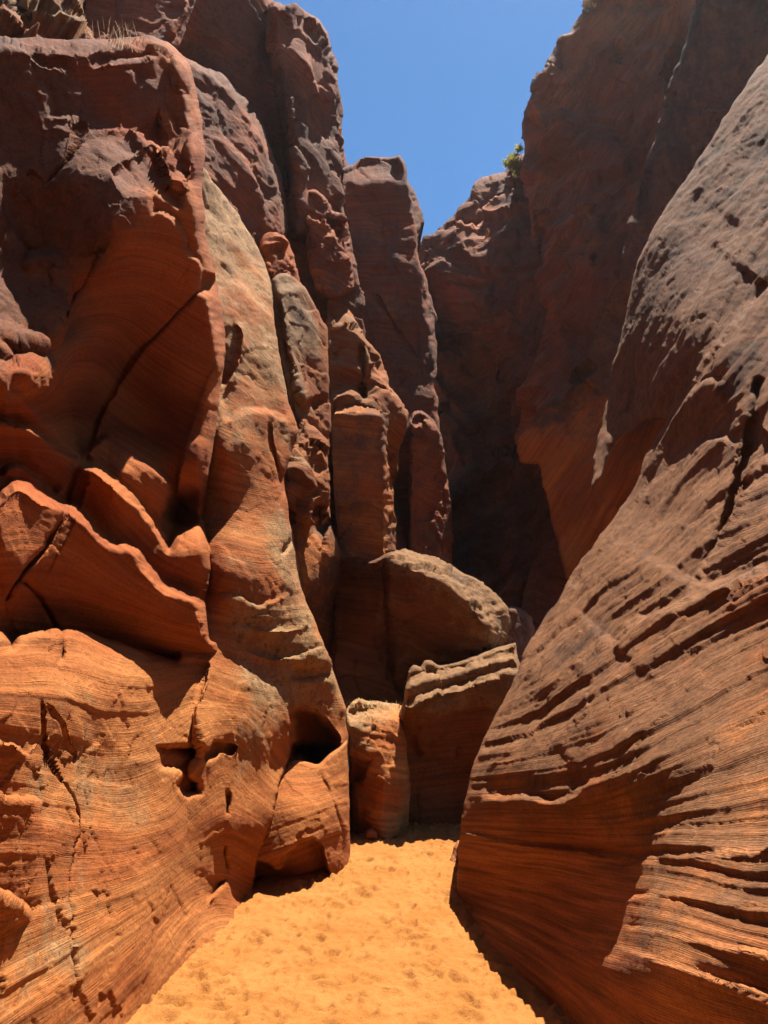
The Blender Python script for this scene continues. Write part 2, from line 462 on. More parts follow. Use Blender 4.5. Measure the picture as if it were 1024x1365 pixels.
def plain(name, col, rough=0.8, var=0.3):
    m = bpy.data.materials.new(name); m.use_nodes = True; nt = m.node_tree
    bs = nt.nodes['Principled BSDF']; bs.inputs['Roughness'].default_value = rough
    pos = nd(nt, 'ShaderNodeNewGeometry').outputs['Position']
    c = mixc(nt, noise(nt, pos, 9, 3), tuple(v * (1 - var) for v in col), tuple(v * (1 + var) for v in col))
    nt.links.new(c, bs.inputs['Base Color'])
    return m
M_DRYGRASS = plain('dry_grass', (0.42, 0.30, 0.14))
M_BUSH = plain('yellow_green_leaves', (0.27, 0.25, 0.06))
_nt = M_BUSH.node_tree; _tr = _nt.nodes.new('ShaderNodeBsdfTranslucent'); _tr.inputs[0].default_value = (0.32, 0.30, 0.07, 1)
_mx = _nt.nodes.new('ShaderNodeMixShader'); _nt.links.new(_nt.nodes['Principled BSDF'].outputs[0], _mx.inputs[1]); _nt.links.new(_tr.outputs[0], _mx.inputs[2])
_nt.links.new(_mx.outputs[0], _nt.nodes['Material Output'].inputs[0])
M_TWIG = plain('twig', (0.16, 0.10, 0.06))

# ------------------------------------------------------------------ sand
def ground():
    def sand_h(x, y):
        z0 = 0 * x
        h = 0.03 * fbm(x * 0.6, y * 0.6, z0 + 1.5, 2, 3) + 0.013 * fbm(x * 2.6, y * 2.6, z0 + 4.5, 2, 8)
        h += 0.008 * fbm(x * 7.5, y * 9.5, z0 + 2.5, 3, 4)
        return h
    xs = np.arange(-2.6, 2.6, 0.0135); ys = np.concatenate([np.arange(2.4, 5.2, 0.0135), np.arange(5.2, 11.0, 0.022)])
    X, Y = np.meshgrid(xs, ys)
    Z = sand_h(X, Y)
    r = np.random.RandomState(4)
    # trodden sand: a great many blurred footprints
    for _ in range(5200):
        cx = r.uniform(-1.7, 1.3); cy = r.uniform(2.8, 9.5); a = r.normal(0.0, 0.6)
        L = r.choice([0.028, 0.035, 0.05, 0.05, 0.085]) * r.uniform(0.8, 1.2); w = L * r.uniform(0.4, 0.75); dp = L * r.uniform(0.09, 0.24)
        i0, i1 = np.searchsorted(xs, [cx - 0.3, cx + 0.3]); j0, j1 = np.searchsorted(ys, [cy - 0.3, cy + 0.3])
        x = X[j0:j1, i0:i1] - cx; y = Y[j0:j1, i0:i1] - cy
        u = (x * math.cos(a) + y * math.sin(a)) / w; v = (-x * math.sin(a) + y * math.cos(a)) / L
        q = np.sqrt(u * u + v * v + 1e-9)
        Z[j0:j1, i0:i1] += -dp * (1 - sstep((q - 0.35) / 0.65)) + 0.45 * dp * np.exp(-((q - 1.2) / 0.28) ** 2)
    H, W = X.shape
    k = np.arange(H * W).reshape(H, W)
    f = np.c_[k[:-1, :-1].ravel(), k[:-1, 1:].ravel(), k[1:, 1:].ravel(), k[1:, :-1].ravel()]
    V = np.c_[X.ravel(), Y.ravel(), Z.ravel()]
    me = make_mesh('sand', V, f, {}, M_SAND)
    o = bpy.data.objects.new('sand', me); COL.objects.link(o); o['kind'] = 'structure'
    # the wide ground under it and on to the horizon
    s = 40.0
    V = np.array([[-s, -s, -0.12], [s, -s, -0.12], [s, s, -0.12], [-s, s, -0.12]])
    me = make_mesh('ground', V, np.array([[0, 1, 2, 3]]), {}, M_SAND)
    o = bpy.data.objects.new('ground', me); COL.objects.link(o); o['kind'] = 'structure'
ground()

# ------------------------------------------------------------------ left wall
lw = thing('canyon_wall', 'left canyon wall with a scalloped dark red overhang above a sunlit foot', 'rock wall', (-1.6, 4.5, 0))

rock('wall_foot', [(-250, 845), (0, 843), (12, 862), (25, 852), (50, 843), (72, 838), (80, 842), (86, 838), (105, 839), (160, 856), (205, 870), (235, 876), (225, 850), (220, 700), (230, 500), (250, 300), (262, 205),
      (271, 228), (290, 250), (320, 290), (345, 330), (356, 358), (363, 380), (366, 430), (376, 500), (392, 555), (398, 575), (388, 600), (378, 640), (385, 690), (392, 730), (400, 780),
      (420, 830), (440, 880), (455, 925), (461, 945), (464, 1000), (467, 1080), (467, 1130), (467, 1165), (400, 1215), (335, 1240), (250, 1340), (160, 1440), (-250, 1650)],
     [(-200, 1365, 2.0), (0, 1365, 2.5), (160, 1365, 'g'), (230, 1298, 'g'), (300, 1235, 'g'), (335, 1187, 'g'), (0, 1100, 2.75), (0, 900, 2.95), (-200, 900, 2.3), (100, 1200, 3.25), (100, 1000, 3.5), (100, 860, 3.95), (100, 925, 3.45), (200, 940, 4.55), (260, 950, 5.0), (200, 1150, 4.15),
      (200, 1000, 4.42), (200, 885, 4.75), (250, 1050, 4.82), (280, 1000, 5.08), (280, 890, 5.42), (300, 1100, 5.16), (320, 1000, 5.45), (340, 1050, 5.58), (360, 1000, 5.82), (380, 960, 6.05), (330, 880, 5.98), (380, 850, 6.2),
      (440, 900, 6.9), (460, 960, 6.95), (466, 1137, 6.62), (425, 1060, 6.15), (398, 1020, 6.4), (455, 1005, 6.75), (400, 1174, 5.7), (300, 760, 5.9), (380, 750, 6.6), (300, 600, 6.4), (370, 620, 7.1), (300, 450, 7.2), (360, 450, 7.9), (280, 280, 8.3), (340, 340, 8.7), (225, 640, 7.2), (235, 500, 7.4), (232, 780, 6.3)],
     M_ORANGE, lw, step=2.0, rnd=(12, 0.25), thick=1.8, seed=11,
     strata=[(0, [(-200, 1560), (0, 1480), (150, 1340), (290, 1200)]), (0.5, [(-200, 1320), (0, 1265), (120, 1215), (200, 1180), (300, 1120)]), (0.9, [(-200, 1110), (0, 1090), (100, 1105), (180, 1120), (250, 1080), (320, 1030)]),
             (1.25, [(-200, 960), (0, 985), (110, 1005), (190, 1025), (215, 1000), (260, 970), (330, 955)]), (1.5, [(-200, 880), (0, 900), (110, 905), (200, 930), (280, 905)]), (1.75, [(-200, 830), (0, 850), (100, 850), (200, 880), (290, 885)]),
             (1.2, [(345, 1010), (400, 1060), (460, 1075)]), (1.5, [(310, 930), (380, 940), (455, 935)]), (1.95, [(300, 830), (350, 850), (430, 850)]), (2.3, [(295, 760), (350, 775), (400, 760)]),
             (0.4, [(340, 1170), (400, 1150), (460, 1120)]), (2.9, [(290, 620), (370, 640)]), (4.2, [(290, 380), (360, 480)]), (5.0, [(270, 240), (330, 310)])],
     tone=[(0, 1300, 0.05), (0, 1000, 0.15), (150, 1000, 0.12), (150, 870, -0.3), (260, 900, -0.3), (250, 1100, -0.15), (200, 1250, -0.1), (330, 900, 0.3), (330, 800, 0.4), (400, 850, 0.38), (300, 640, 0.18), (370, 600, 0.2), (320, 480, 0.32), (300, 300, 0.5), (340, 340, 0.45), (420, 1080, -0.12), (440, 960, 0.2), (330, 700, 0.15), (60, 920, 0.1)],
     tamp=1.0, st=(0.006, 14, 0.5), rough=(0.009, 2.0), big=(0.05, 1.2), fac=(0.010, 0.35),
     feats=[('ledge', [(386, 985), (383, 1013), (371, 1048), (356, 1098), (340, 1149), (336, 1186), (330, 1225)], 0.8, 6, 300, 0.0, 30), ('ledge', [(386, 880), (386, 930), (385, 1010)], 0.16, 6, 120, 0.0, 30),
            ('pit', [(387, 947), (410, 942), (436, 957), (455, 985), (448, 1000), (425, 1022), (402, 1012), (388, 1010)], 0.7, 14),
            ('pit', [(209, 993), (235, 991), (263, 993), (264, 1010), (252, 1030), (266, 1040), (265, 1062), (240, 1063), (232, 1045), (236, 1030), (212, 1028)], 0.2, 5),
            ('pit', [(269, 997), (285, 988), (300, 989), (317, 994), (311, 1007), (296, 1004), (282, 1015), (271, 1019)], 0.14, 4),
            ('crack', [(58, 930), (60, 985), (72, 1020), (100, 1075), (103, 1110), (92, 1160), (88, 1220), (90, 1300), (91, 1340)], 0.035, 1.5),
            ('crack', [(62, 935), (85, 965), (95, 992), (112, 1020)], 0.025, 2),
            ('ledge', [(265, 1010), (262, 970), (266, 935), (276, 905), (282, 880)], 0.13, 6, 30, 0.03, 15),
            ('crack', [(306, 1050), (303, 1070), (301, 1092)], 0.1, 3), ('crack', [(300, 1120), (298, 1140), (300, 1165)], 0.1, 3),
            ('ledge', [(278, 1205), (290, 1190), (300, 1170)], 0.1, 4, 20, 0.06, 20),
            ('ledge', [(-30, 985), (20, 995), (35, 1010)], 0.05, 6, 30, 0.16, 50), ('ledge', [(-30, 1060), (30, 1070), (55, 1075)], 0.05, 6, 30, 0.2, 70),
            ('ledge', [(-30, 1190), (20, 1210), (35, 1230)], 0.04, 8, 30, 0.09, 60),
            ('ledge', [(290, 795), (320, 805), (345, 812), (375, 800), (392, 790)], 0.035, 8, 50, 0.03, 24), ('ledge', [(300, 835), (350, 842), (410, 838)], 0.025, 7, 40, 0.025, 20), ('ledge', [(385, 905), (410, 910), (445, 905)], 0.03, 6, 30, 0.05, 20),
            ('ledge', [(320, 870), (380, 880), (430, 868)], 0.03, 6, 30, 0.04, 16),
            ('crack', [(82, 838), (83, 860), (82, 885)], 0.15, 3), ('crack', [(358, 560), (366, 610), (374, 640), (376, 670)], 0.12, 2),
            ('ledge', [(300, 565), (330, 552), (360, 555), (388, 568)], 0.12, 9, 40, 0.05, 30),
            ('ledge', [(300, 520), (315, 490), (325, 450), (318, 425)], 0.10, 6, 100, 0.05, 20),
            ('ledge', [(295, 400), (310, 380), (330, 400), (350, 460)], 0.08, 8, 40, 0.02, 20),
            ('crack', [(392, 945), (425, 700)], 0.0, 3), ('crack', [(372, 742), (385, 725), (393, 715)], 0.2, 3)])

o = rock('rock_wedge', [(330, 1160), (345, 1110), (362, 1060), (371, 1040), (383, 1018), (392, 1013), (400, 1013), (424, 1020), (440, 1004), (453, 996), (463, 985), (465, 1030), (467, 1129), (466, 1158), (437, 1175), (383, 1195), (330, 1200)],
     [(385, 1020, 6.25), (398, 1014, 6.35), (424, 1022, 6.4), (458, 998, 6.75), (345, 1165, 5.72), (400, 1140, 5.72), (425, 1080, 5.98), (464, 1060, 6.6), (466, 1140, 6.5), (370, 1100, 5.8), (440, 1145, 6.05)], M_ORANGE, seed=13, rnd=(5, 0.12), thick=0.8, step=1.5, jag=1.2,
     strata=[(0, [(335, 1180), (400, 1160), (470, 1130)]), (0.35, [(345, 1120), (400, 1100), (470, 1080)]), (0.75, [(380, 1030), (420, 1035), (465, 1010)])], tone=[(400, 1050, -0.2), (440, 1020, 0.0), (400, 1150, -0.4), (460, 1100, -0.3)],
     st=(0.010, 12, 0.5), rough=(0.010, 2.5), fac=(0.008, 0.4),
     feats=[('pit', [(325, 1152), (345, 1146), (358, 1150), (370, 1158), (382, 1140), (392, 1126), (412, 1116), (426, 1122), (434, 1136), (437, 1150), (437, 1200), (325, 1220)], 0.30, 7), ('crack', [(424, 1024), (440, 1060), (452, 1090), (460, 1120)], 0.03, 2)])
tag(o, 'smooth sunlit wedge with a dark undercut base at the left wall foot', 'rock')

rock('overhanging_face', [(-250, 40), (0, 50), (60, 53), (120, 52), (150, 52), (200, 50), (222, 56), (240, 70), (252, 84), (258, 105), (262, 125), (268, 150), (272, 178), (274, 195), (273, 215), (271, 240), (271, 262), (273, 290), (274, 310),
      (279, 330), (286, 362), (294, 405), (300, 440), (300, 470), (296, 505), (291, 540), (286, 580), (281, 620), (277, 660), (275, 690), (280, 715), (286, 735), (286, 770), (284, 795), (290, 830), (299, 855), (306, 878), (260, 890), (200, 886), (130, 876), (80, 862), (0, 878), (-250, 890)],
     [(-200, 60, 3.7), (0, 60, 4.9), (130, 60, 5.5), (222, 65, 6.05), (255, 110, 6.1), (130, 150, 5.4), (-200, 400, 3.1), (-200, 800, 2.7), (0, 200, 4.8), (0, 360, 4.55), (-10, 510, 3.4), (35, 500, 3.5), (20, 440, 4.1), (70, 350, 4.8), (85, 450, 4.4), (110, 460, 4.6), (100, 290, 4.8), (150, 290, 4.55), (200, 292, 5.0), (240, 292, 5.35), (140, 215, 4.95), (190, 215, 5.25), (228, 212, 5.65), (190, 150, 5.7), (255, 250, 5.5), (130, 400, 5.0),
      (200, 400, 5.6), (250, 380, 5.7), (288, 430, 5.9), (150, 480, 5.5), (220, 500, 5.9), (270, 520, 5.95), (100, 560, 4.8), (200, 590, 5.65), (260, 620, 5.6), (245, 680, 5.95), (0, 600, 3.75), (50, 620, 4.0), (160, 630, 4.6), (200, 650, 5.0),
      (110, 660, 4.4), (180, 730, 4.9), (240, 780, 5.2), (265, 740, 5.35), (0, 740, 3.5), (60, 700, 3.95), (120, 780, 4.4), (200, 820, 4.85), (250, 840, 5.15), (280, 800, 5.45), (0, 840, 3.85), (100, 850, 4.7), (200, 872, 5.25)],
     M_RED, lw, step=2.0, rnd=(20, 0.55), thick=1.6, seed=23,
     strata=[(0.0, [(0, 830), (100, 840), (250, 860)]), (0.55, [(0, 720), (80, 720), (160, 775), (255, 825)]), (1.0, [(0, 600), (70, 610), (140, 670), (205, 740), (270, 770)]), (1.5, [(90, 560), (150, 600), (230, 650), (285, 690)]),
             (2.1, [(60, 540), (85, 500), (120, 500), (180, 545), (280, 600)]), (2.7, [(60, 480), (105, 430), (150, 430), (200, 470), (290, 520)]), (3.4, [(100, 400), (170, 380), (230, 400), (295, 440)]), (4.4, [(0, 420), (90, 330), (200, 300), (275, 330)]), (5.6, [(0, 240), (130, 200), (260, 200)]), (6.8, [(0, 70), (130, 70), (240, 80)])],
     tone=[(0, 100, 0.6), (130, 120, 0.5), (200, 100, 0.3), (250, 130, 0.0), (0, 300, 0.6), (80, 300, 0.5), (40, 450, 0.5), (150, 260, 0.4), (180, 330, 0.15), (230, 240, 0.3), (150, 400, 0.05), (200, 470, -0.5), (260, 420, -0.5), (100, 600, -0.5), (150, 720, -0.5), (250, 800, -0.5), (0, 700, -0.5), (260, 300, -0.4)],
     st=(0.006, 13, 0.5), rough=(0.011, 2.0), big=(0.04, 1.0), fac=(0.016, 0.45), tamp=1.9,
     feats=[('ledge', [(-20, 566), (10, 566), (40, 576), (75, 600), (106, 619)], 0.2, 5, 90, 0.1, 40),
            ('ledge', [(110, 614), (125, 598), (140, 585), (150, 587), (175, 606), (202, 628), (219, 645), (218, 666), (206, 694)], 0.3, 9, 90, 0.14, 40),
            ('ledge', [(104, 629), (122, 629), (150, 652), (185, 685), (207, 715), (225, 742), (240, 722), (256, 712), (274, 700)], 0.38, 16, 90, 0.2, 50),
            ('ledge', [(263, 715), (272, 735), (279, 765), (284, 800), (288, 840)], 0.16, 7, 20, 0.06, 30),
            ('ledge', [(-20, 680), (0, 675), (14, 660), (30, 655), (55, 672), (82, 683), (95, 685), (120, 712), (148, 735), (172, 738), (192, 765), (212, 787), (240, 800), (258, 808), (266, 830), (272, 862)], 0.40, 17, 90, 0.2, 55),
            ('ledge', [(5, 640), (12, 628), (28, 626), (55, 648), (75, 666)], 0.15, 8, 30, 0.05, 20),
            ('crack', [(268, 385), (240, 412), (215, 440), (180, 475), (150, 520), (130, 560), (118, 602)], 0.10, 2.6),
            ('crack', [(106, 622), (92, 660), (88, 685), (60, 730), (25, 770), (6, 805)], 0.10, 2.6), ('crack', [(25, 770), (55, 800), (80, 850)], 0.10, 3),
            ('crack', [(140, 322), (115, 370), (92, 405), (84, 445)], 0.12, 3), ('crack', [(60, 250), (90, 210), (110, 150)], 0.06, 3),
            ('pit', [(205, 690), (222, 655), (258, 640), (274, 650), (272, 700), (240, 722), (225, 738)], 0.35, 25),
            ('ledge', [(142, 222), (152, 240), (172, 258), (200, 262), (222, 272), (238, 285), (250, 268), (256, 240)], 0.10, 14, 220, 0.08, 25),
            ('ledge', [(184, 186), (200, 196), (214, 206), (226, 196), (234, 190)], 0.18, 20, 160, 0.06, 18), ('ledge', [(200, 292), (216, 288), (230, 296), (238, 310), (242, 345)], 0.13, 8, 22, 0.04, 20),
            ('ledge', [(263, 358), (256, 388), (270, 402), (277, 440), (287, 480), (293, 525)], 1.1, 34, 300, 0.0, 20, 8), ('ledge', [(245, 345), (258, 350), (266, 368), (262, 385)], 0.14, 6, 22, 0.04, 20),
            ('ledge', [(-20, 505), (0, 502), (34, 498), (44, 512), (38, 562)], 0.12, 20, 220, 0.12, 40), ('ledge', [(28, 356), (50, 350), (72, 350), (78, 372), (86, 400), (88, 425), (64, 452), (40, 458), (0, 462)], 0.16, 12, 120, 0.07, 18),
            ('bump', 262, 208, 17, 30, 0.16), ('bump', 235, 240, 16, 20, 0.18), ('bump', 242, 95, 14, 30, 0.15),
            ('ledge', [(128, 90), (150, 82), (182, 84), (214, 78)], 0.14, 5, 25, 0.05, 18), ('ledge', [(-20, 72), (15, 64), (40, 74), (60, 88), (100, 92)], 0.12, 5, 25, 0.05, 18), ('ledge', [(160, 96), (176, 100), (180, 120)], 0.07, 4, 15, 0.03, 15),
            ('ledge', [(228, 112), (240, 125), (248, 150), (256, 180)], 0.09, 5, 15, 0.04, 14), ('ledge', [(212, 142), (228, 160), (236, 182)], 0.08, 5, 15, 0.04, 14), ('ledge', [(60, 160), (110, 155), (160, 165)], 0.07, 6, 20, 0.03, 20)])

# split slab leaning on the wall and the broken blocks under it
rock('rock_slab', [(362, 372), (372, 364), (386, 365), (400, 375), (420, 408), (437, 438), (439, 520), (441, 600), (432, 650), (410, 640), (402, 600), (397, 560), (385, 530), (376, 490), (366, 430)],
     [(370, 380, 9.3), (430, 440, 9.9), (380, 460, 9.0), (435, 520, 9.6), (405, 560, 8.8), (438, 600, 9.3), (415, 640, 8.7)], M_GREY, seed=31, rnd=(3, 0.08), thick=0.9, step=1.6,
     tone=[(380, 380, 0.2), (400, 420, 0.12), (420, 470, -0.4), (410, 560, 0.0), (435, 620, 0.0)], st=(0.02, 9, 0.8), rough=(0.025, 2.0), fac=(0.06, 0.9), sdir=(0.5, 0.2, 0.9),
     feats=[('ledge', [(368, 380), (375, 430), (386, 490), (398, 545)], -0.25, 6, 60, 0.0, 20)])
tag(bpy.context.scene.objects['rock_slab'], 'narrow upright rock slab split from the left wall by a dark cleft', 'rock slab')
o = rock('round_rock', [(346, 322), (352, 315), (366, 311), (378, 314), (388, 328), (394, 345), (400, 372), (398, 384), (375, 376), (360, 370), (352, 345)],
     [(350, 330, 9.9), (380, 320, 10.2), (370, 350, 9.7), (395, 375, 10.0)], M_RED, seed=33, rnd=(6, 0.15), thick=0.8, step=1.5, rough=(0.03, 2.5), fac=(0.10, 0.5), tone=0.0)
tag(o, 'small round-headed red knob of rock perched on top of the split slab', 'rock')
o = rock('broken_rock', [(361, 612), (372, 598), (388, 600), (392, 575), (402, 556), (420, 570), (437, 590), (440, 640), (438, 690), (430, 700), (405, 698), (392, 690), (380, 672), (370, 645)],
     [(365, 620, 8.0), (385, 640, 7.7), (420, 600, 8.3), (435, 660, 8.4), (400, 690, 7.9)], M_GREY, seed=35, rnd=(6, 0.2), thick=1.0, step=1.6, rough=(0.05, 2.0), fac=(0.12, 0.7), tone=-0.3, st=(0.02, 9, 0.8),
     feats=[('ledge', [(362, 615), (385, 605), (400, 612), (410, 640)], 0.15, 10, 30, 0.05, 20), ('pit', [(412, 672), (425, 664), (436, 670), (432, 688), (415, 688)], 0.25, 6)])
tag(o, 'jumble of broken angular red rock wedged in the cleft beneath the split slab', 'broken rock')

# ------------------------------------------------------------------ rear left cliffs
o = rock('pale_cliff', [(-220, -150), (90, -150), (105, -40), (104, 5), (112, 32), (125, 48), (135, 62), (120, 75), (-220, 90)],
     [(-200, 0, 5.5), (0, 0, 6.8), (60, 0, 7.4), (110, 45, 7.6), (0, 60, 6.2), (60, -100, 8.5), (0, -100, 8)], M_GREY, seed=41, rnd=(3, 0.1), thick=2, rough=(0.09, 1.0), fac=(0.22, 0.6), tone=-0.1, st=(0.0, 5, 0.8), sdir=(0.6, 0.2, 0.8),
     feats=[('crack', [(22, -20), (28, 20), (30, 60)], 0.3, 6)])
tag(o, 'pale sunlit crag of blocky rock in the corner above the red overhang', 'cliff')
o = rock('rock_fin', [(80, -150), (285, -150), (262, -5), (255, 20), (246, 45), (236, 66), (225, 80), (115, 75), (112, 10)],
     [(100, 0, 8.6), (200, 0, 8.8), (250, 10, 8.9), (230, 66, 8.5), (130, 60, 8.3), (200, -120, 9.5)], M_DARK, seed=43, rnd=(6, 0.3), thick=1.5, rough=(0.05, 1.2), fac=(0.05, 0.7), tone=0.0,
     feats=[('ledge', [(212, 80), (224, 60), (238, 40), (252, 15), (262, -30)], -0.3, 6, 40, 0.0, 20)])
tag(o, 'dark smooth rock fin with an orange edge, behind the dry grass tuft', 'rock')

o = rock('sandstone_cliff', [(90, -200), (90, 120), (200, 130), (250, 130), (265, 200), (300, 330), (330, 620), (380, 900), (450, 960), (560, 940), (540, 700), (490, 480), (474, 330), (465, 300), (457, 262), (453, 248), (456, 205), (459, 165), (458, 130), (452, 100), (448, 75), (440, 62), (437, 42), (427, 28),
      (414, 18), (402, 10), (394, 3), (386, 6), (366, 3), (356, -12), (340, -50), (310, -200)],
     [(300, 0, 12.6), (250, -100, 12), (100, 0, 12.2), (100, 100, 12.2), (370, 10, 13.4), (430, 60, 14.2), (456, 160, 14.8), (300, 200, 12.5), (360, 250, 12.9), (400, 250, 13.2), (440, 300, 13.6), (250, 0, 12.2), (440, 410, 13), (330, 330, 12.4), (400, 600, 11.6), (500, 650, 12.9), (450, 900, 10.8), (540, 850, 11.2), (410, 130, 13.4), (360, 100, 13.2)],
     M_DARK, seed=45, rnd=(6, 0.35), thick=3, jag=4, rough=(0.045, 0.8), fac=(0.14, 1.5), big=(0.15, 0.5), st=(0.03, 3, 0.6), tone=0.05, sdir=(0.3, 0.1, 1),
     feats=[('ledge', [(352, 0), (362, 80), (372, 160), (382, 240), (384, 320)], -0.9, 14, 120, 0.0, 20), ('crack', [(384, 220), (385, 270), (386, 320)], 0.5, 4), ('ledge', [(400, 60), (412, 130), (405, 190)], 0.25, 8, 60, 0.0, 20), ('ledge', [(395, 40), (430, 70), (448, 110)], 0.3, 8, 40, 0.1, 20)])
tag(o, 'tall dark cliff with a ragged crest against the blue sky, rising behind the left wall', 'cliff')
o = rock('rock_shoulder', [(232, 66), (254, 80), (275, 90), (297, 99), (314, 118), (332, 140), (350, 166), (360, 196), (373, 230), (382, 270), (384, 310), (376, 335), (340, 335), (300, 300), (265, 240), (245, 150)],
     [(250, 90, 10.4), (300, 105, 11.0), (350, 180, 11.4), (380, 280, 11.6), (300, 200, 10.4), (340, 300, 10.8), (270, 200, 10.0)], M_DARK, seed=47, rnd=(10, 0.7), thick=1.8, rough=(0.06, 1.0), fac=(0.05, 0.7), tone=0.05, st=(0.03, 4, 0.7), sdir=(0.4, 0.1, 1),
     feats=[('ledge', [(258, 95), (280, 102), (300, 120), (320, 142), (338, 166)], 0.5, 12, 30, 0.05, 20), ('ledge', [(262, 170), (300, 190), (330, 230), (350, 280)], 0.12, 8, 40, 0.03, 20)])
tag(o, 'dark sloping shoulder with a thin sunlit rim, between red overhang and tall cliff', 'cliff')
o = rock('rock_buttress', [(404, 268), (412, 256), (424, 257), (436, 272), (447, 282), (460, 287), (465, 300), (467, 325), (471, 355), (472, 388), (445, 402), (420, 388), (408, 335)],
     [(408, 275, 12.4), (440, 290, 12.2), (465, 310, 12.5), (420, 380, 11.9), (468, 390, 12.2)], M_DARK, seed=49, rnd=(7, 0.5), thick=1.2, step=1.6, rough=(0.05, 1.5), fac=(0.12, 0.5), tone=-0.1, st=(0.03, 5, 0.7),
     feats=[('ledge', [(422, 262), (432, 290), (442, 310), (452, 330)], 0.3, 8, 30, 0.0, 20), ('ledge', [(428, 320), (440, 315), (452, 322)], 0.2, 8, 20, 0.05, 15), ('ledge', [(425, 300), (432, 296), (446, 306)], 0.2, 7, 20, 0.05, 15)])
tag(o, 'lumpy brown buttress clinging to the foot of the tall dark cliff', 'cliff')
o = rock('rock_spire', [(452, 205), (457, 200), (461, 206), (464, 218), (468, 235), (470, 300), (450, 300)], [(455, 210, 18), (465, 230, 18.2), (455, 290, 18)], M_DARK, seed=51, rnd=(5, 0.5), thick=1.5, step=1.5, rough=(0.06, 1.2))
tag(o, 'thin sliver of rock showing between the tall cliff and the flat-topped tower', 'rock')

tw = thing('rock_tower', 'flat-topped dark rock tower with a sunlit right edge, standing alone against the sky', 'rock tower', (0.2, 14, 0))
rock('tower_shaft', [(455, 224), (465, 219), (480, 212), (495, 208), (520, 210), (535, 206), (540, 220), (545, 240), (553, 258), (562, 278), (566, 298), (557, 318), (557, 338), (566, 365), (575, 395), (581, 420), (583, 460), (581, 510), (585, 555), (592, 600), (600, 660), (603, 770), (520, 770), (455, 500)],
     [(460, 230, 14.8), (535, 215, 15.2), (530, 400, 14.2), (480, 400, 13.9), (560, 300, 15), (578, 450, 14.8), (592, 650, 14.2), (500, 650, 13.6), (545, 600, 13.7)], M_DARK, tw, seed=53, rnd=(4, 0.3), thick=2.5, step=1.8, jag=3,
     rough=(0.035, 1.0), fac=(0.06, 1.5), st=(0.035, 4, 0.6), tone=0.05, sdir=(-0.25, 0.1, 1),
     feats=[('ledge', [(540, 212), (543, 245), (550, 300), (556, 345), (564, 420), (575, 480), (582, 545), (590, 620)], 1.1, 12, 300, 0.0, 20), ('ledge', [(455, 262), (480, 252), (510, 250), (540, 246)], 0.5, 34, 60, 0.05, 20), ('crack', [(500, 390), (530, 440), (560, 480)], 0.1, 1.5), ('ledge', [(470, 300), (490, 280), (500, 330)], 0.1, 8, 40, 0, 20)])
rock('lower_step', [(545, 560), (551, 550), (566, 547), (577, 560), (588, 578), (593, 600), (594, 625), (597, 650), (600, 690), (602, 765), (545, 765)],
     [(550, 560, 12.6), (580, 575, 12.9), (592, 640, 12.9), (550, 700, 12.3), (597, 720, 12.7)], M_DARK, tw, seed=55, rnd=(4, 0.25), thick=1.0, step=1.5, rough=(0.06, 1.2), fac=(0.10, 0.5), tone=0.0, st=(0.03, 5, 0.5),
     feats=[('ledge', [(555, 575), (565, 568), (578, 578), (586, 600)], 0.3, 12, 20, 0.1, 14), ('ledge', [(592, 625), (583, 650), (586, 680), (592, 700), (597, 765)], 0.45, 8, 40, 0.0, 14)])

pl_ = thing('rock_pillar', 'red pillar with crumbling sunlit top and a bright orange right side, above the big boulder', 'rock pillar', (-0.3, 11, 0))
rock('crumbling_top', [(436, 405), (440, 395), (446, 387), (453, 394), (462, 408), (470, 420), (480, 438), (492, 456), (505, 472), (513, 490), (518, 510), (530, 528), (544, 550), (543, 572), (530, 600), (526, 765), (445, 765), (440, 540)],
     [(440, 400, 12.1), (480, 440, 11.9), (515, 500, 12.0), (545, 560, 12.0), (450, 520, 11.3), (500, 560, 11.4), (450, 640, 12.3), (540, 640, 12.9), (450, 750, 12.7), (545, 750, 13.2)], M_GREY, pl_, seed=57, rnd=(4, 0.2), thick=1.0, step=1.5, jag=3,
     rough=(0.04, 1.2), fac=(0.12, 0.9), tone=-0.3, st=(0.03, 6, 0.8),
     feats=[('ledge', [(438, 440), (460, 436), (478, 450), (488, 480), (490, 505)], 0.4, 28, 40, 0.1, 20), ('ledge', [(490, 478), (505, 495), (516, 520), (530, 548), (545, 575)], 0.4, 12, 40, 0.05, 20), ('ledge', [(440, 545), (450, 528), (470, 530), (480, 545)], 0.3, 14, 30, 0.1, 20), ('crack', [(482, 455), (484, 500), (482, 540)], 0.2, 4)])
rock('pillar_block', [(443, 566), (446, 548), (452, 541), (470, 539), (492, 540), (509, 546), (514, 556), (519, 600), (526, 660), (533, 740), (500, 755), (455, 755), (447, 690), (444, 620)],
     [(450, 560, 10.9), (505, 556, 10.9), (450, 720, 10.6), (518, 720, 10.6), (480, 640, 10.6)], M_RIDGE, pl_, seed=59, rnd=(0, 0.0), thick=1.0, step=1.5, jag=1.2, rough=(0.015, 1.5), fac=(0.05, 1.2), tone=0.1, st=(0.02, 6, 0.6),
     feats=[('ledge', [(507, 545), (509, 620), (511, 680), (512, 765)], 1.5, 26, 300, 0.0, 20, 4), ('ledge', [(444, 552), (470, 550), (510, 556)], 0.3, 8, 20, 0.05, 20, 4)])

